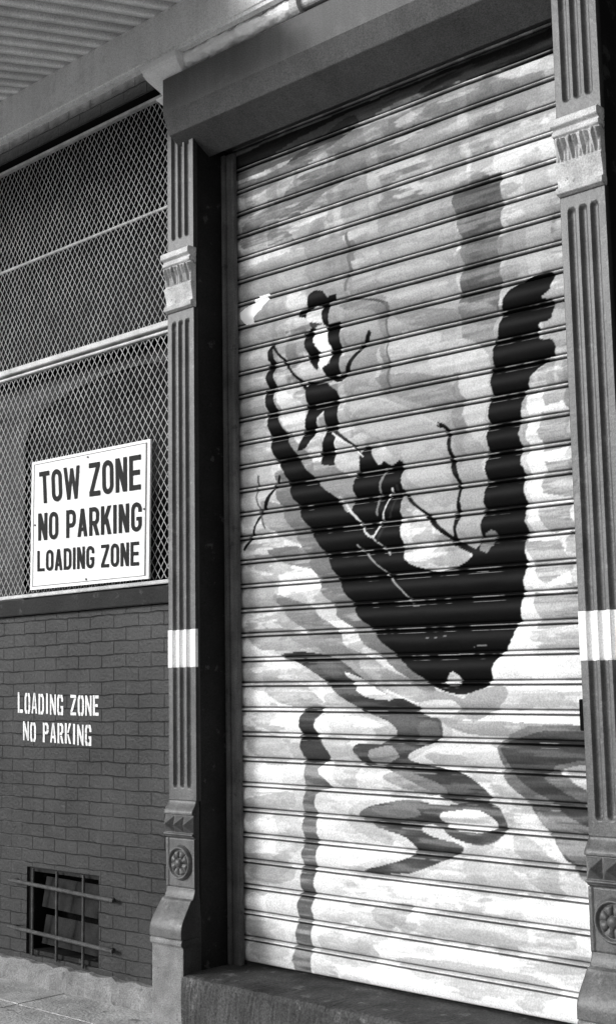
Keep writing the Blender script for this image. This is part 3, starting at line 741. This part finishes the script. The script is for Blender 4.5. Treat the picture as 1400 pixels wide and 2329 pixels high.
# broad diagonal sweep running off under the jamb
poly([(1132,1700),(1160,1672),(1210,1650),(1390,1646),(1390,1735),(1300,1744),(1268,1752),(1310,1782),(1390,1830),(1390,2040),(1330,2000),(1290,1960),(1258,1905),(1225,1855),(1185,1808),(1150,1765)], .13, tex=.45, dry=.1, curve=False)
poly([(1140,1702),(1170,1680),(1230,1662),(1390,1664),(1390,1722),(1262,1740),(1240,1770),(1390,1868),(1390,1905),(1300,1858),(1220,1800),(1165,1755)], .05, tex=.4, dry=.15, curve=False)
poly([(1230,1850),(1290,1880),(1390,1940),(1390,2010),(1310,1970),(1262,1905)], .28, mix=.7)
# mooring post reflection
poly([(720,1800),(790,1790),(780,2000),(760,2200),(712,2200)], .62, mix=.7)
poly([(650,1760),(700,1750),(692,2000),(676,2210),(600,2200),(630,1960)], .5, mix=.5)
poly([(685,1625),(718,1604),(735,1614),(716,1650),(732,1682),(756,1722),(728,1750),(756,1790),(722,1806),(726,1900),(718,2000),(713,2120),(709,2215),(672,2212),(680,2100),(688,1980),(694,1850),(697,1750),(688,1700)], .13, tex=.4, dry=.15)
poly([(685,1625),(718,1604),(735,1614),(716,1645),(728,1690),(690,1696)], .045, tex=.4, dry=.1)
poly([(690,1690),(730,1685),(756,1722),(728,1735),(700,1730)], .04)
for q, vv in (([(560,1820),(660,1800),(680,1830),(600,1850)], .36), ([(560,1960),(660,1965),(672,2000),(600,2010)], .3), ([(850,2060),(930,2055),(925,2100),(870,2110)], .3),
              ([(960,2080),(1090,2070),(1200,2110),(1180,2150),(1000,2130)], .42), ([(900,2180),(1080,2190),(1260,2240),(1240,2280),(1000,2240)], .46), ([(740,2120),(860,2150),(840,2200),(745,2180)], .42),
              ([(1170,1900),(1240,1930),(1290,2040),(1220,2020)], .34), ([(760,1700),(820,1720),(810,1790),(770,1780)], .34), ([(600,1540),(700,1560),(740,1610),(640,1600)], .32),
              ([(560,1660),(640,1680),(660,1740),(590,1730)], .4), ([(1060,1960),(1160,1970),(1200,2030),(1090,2020)], .45)):
    poly(q, vv, mix=.85, dry=.3)
# highlights painted into the colour along the raised beads and slat lips
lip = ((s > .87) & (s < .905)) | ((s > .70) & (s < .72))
glint = lip * sst(.42, .58, fbm(X, Z, 12, 3, 303, 3))
C = C + (np.maximum(C, .24) - C) * glint * .8
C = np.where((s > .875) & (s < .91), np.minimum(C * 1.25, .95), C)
# colour darkened in the slat joints
g_ = np.where(((s > .785) & (s < .842)) | (s > .952) | (s < .01), 0.22, 1.0)
C = C * g_
C = np.clip(C, 0.004, 0.95)
C[:, 1:-1] = (C[:, :-2] + 3*C[:, 1:-1] + C[:, 2:]) / 5
C[WHITE] = 1.15
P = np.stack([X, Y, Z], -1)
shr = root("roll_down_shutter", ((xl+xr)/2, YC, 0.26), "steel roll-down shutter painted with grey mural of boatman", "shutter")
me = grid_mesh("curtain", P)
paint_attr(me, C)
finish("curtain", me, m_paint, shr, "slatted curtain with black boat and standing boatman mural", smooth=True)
# housing
zc_ = EYE
prof_h = [(4.72, 3.245+zc_), (4.30, 3.235+zc_), (4.30, 3.04+zc_), (4.345, 2.935+zc_), (4.52, 2.835+zc_), (4.535, 2.85+zc_), (4.60, 2.90+zc_), (4.72, 2.90+zc_)]
hx0, hx1 = -5.02, -2.64
hs = extrude_profile("housing", prof_h, hx0, hx1, m_house, shr, "dark painted sheet metal roller housing")
for vtx in hs.data.vertices: vtx.co.z -= 0.014 * (vtx.co.x - hx0)
bv = hs.modifiers.new("soft", 'BEVEL'); bv.width = 0.004; bv.segments = 2
boxes("guide_rail", [(-4.8955, -4.868, 4.60, 4.69, 0.262, 4.46), (-4.866, -4.812, 4.612, 4.640, 0.262, 4.46), (-4.866, -4.850, 4.641, 4.69, 0.262, 4.46)], m_rail, shr, bevel=0.003)
boxes("guide_rail", [(-2.66, -2.61, 4.605, 4.640, 0.25, 4.46)], m_rail, shr, bevel=0.003)
bm = bmesh.new()
zA, zB = W(1322,1590,4.60)[1], W(1322,1662,4.60)[1]
xA = W(1322,1620,4.60)[0]
box(bm, xA-.004, xA+.03, 4.585, 4.64, zB, zA)
bm_obj("latch", bm, m_black, shr, bevel=0.003)

# ---------------------------------------------------------------- step
st = root("loading_step", (-3.8, 4.45, 0), "worn dark concrete loading step beneath the shutter", "step")
bm = bmesh.new()
nxs = 160; prof_s = [(4.293, -0.02), (4.291, 0.10), (4.292, 0.18), (4.294, 0.235), (4.302, 0.256), (4.32, 0.262), (4.40, 0.263), (4.50, 0.264), (4.60, 0.264), (4.80, 0.264)]
rows = []
for i in range(nxs + 1):
    xx = -4.893 + (2.21) * i / nxs
    row = []
    for k, (yy, zz) in enumerate(prof_s):
        j = random.uniform(-.003, .003) if k < 7 else 0
        chip = 0.010 * max(0, math.sin(xx * 9.1) + math.sin(xx*23.7) - 1.2) if k in (3, 4, 5) else 0
        row.append(bm.verts.new((xx, yy + j + chip, zz + j*.6 - chip - 0.012*(xx+4.893)/2.2)))
    rows.append(row)
for i in range(nxs):
    for k in range(len(prof_s)-1): bm.faces.new((rows[i][k], rows[i+1][k], rows[i+1][k+1], rows[i][k+1]))
bm.faces.new([r_ for r_ in rows[0]] + [bm.verts.new((-4.893, 4.80, -0.02))])
bm_obj("slab", bm, m_step, st)

# ---------------------------------------------------------------- canopy: fascia + corrugated roof (sheets cut short out of view to let sky light in)
cr = root("canopy", (-5, 4.27, 4.94), "sloping corrugated canopy on a pale painted fascia beam", "canopy")
extrude_profile("fascia_beam", [(4.27, 4.937), (4.305, 4.937), (4.305, 5.20), (4.27, 5.20), (4.27, 5.192), (4.262, 5.190), (4.262, 4.96), (4.27, 4.955)], -14, 6, m_fascia, cr)
slope = 0.25
y0c, y1c = 4.30, 3.32
pitch = 0.115
xs = np.linspace(-14, -4.50, int(9.5 / pitch * 20)); ys = np.linspace(y0c, y1c, 8)
XX, YY = np.meshgrid(xs, ys)
ph = (xs / pitch) % 1.0
rib = np.interp(ph, [0, .12, .28, .55, .70, 1.0], [0, 0, .042, .042, 0, 0])
ZZ = 5.205 - slope * (y0c - YY) + rib[None, :]
Pc = np.stack([XX, YY, ZZ], -1)
mc = grid_mesh("corrugated_roof", Pc)
cv = np.interp(ph, [0, .10, .14, .28, .55, .70, .74, 1.0], [.60, .60, .42, .20, .24, .12, .60, .60])  # rib shading put into the sheet colour, darker in the raised flutes
paint_attr(mc, np.repeat(cv[None, :], 8, 0))
finish("corrugated_roof", mc, m_corr, cr)
# ---------------------------------------------------------------- foil wrapped pipe
dr = root("wrapped_pipe", (-4.6, 4.37, 4.955), "crumpled shiny foil wrapped pipe resting above shutter housing", "pipe")
YD = 4.35
xa = W(422, 122, YD)[0]; xb = W(680, 6, YD)[0]
nr_, na_ = 200, 44
ii, jj = np.meshgrid(np.arange(nr_), np.arange(na_ + 1), indexing='ij')
xx = xa + (xb - xa) * ii / (nr_-1); aa = 2*math.pi*(jj % na_)/na_
base = 0.050 + 0.003*np.sin(ii*.25) + 0.003*np.sin(ii*.11+1)
base = base * np.where(ii < 10, .5 + .05*ii, 1)
cr_ = np.abs(fbm(xx, np.sin(aa)*.3 + .1*np.cos(aa), 14, 10, 61, 3) - .5)*.022
rr_ = base - cr_
P = np.stack([xx, YD + rr_*np.cos(aa), 4.908 - 0.014*(xx - xa) + rr_*np.sin(aa)], -1)
finish("foil_sleeve", grid_mesh("foil_sleeve", P), m_foil, dr, smooth=True)
bm = bmesh.new()
zc2 = 4.908 - 0.014*(xb-xa)
rod(bm, (xb - .02, YD, zc2), (xb + .03, YD, zc2), .056, 20); rod(bm, (xb + .03, YD, zc2), (xb + 1.5, YD, zc2 - .02), .03, 16)
bm_obj("coupling", bm, m_frame, dr)
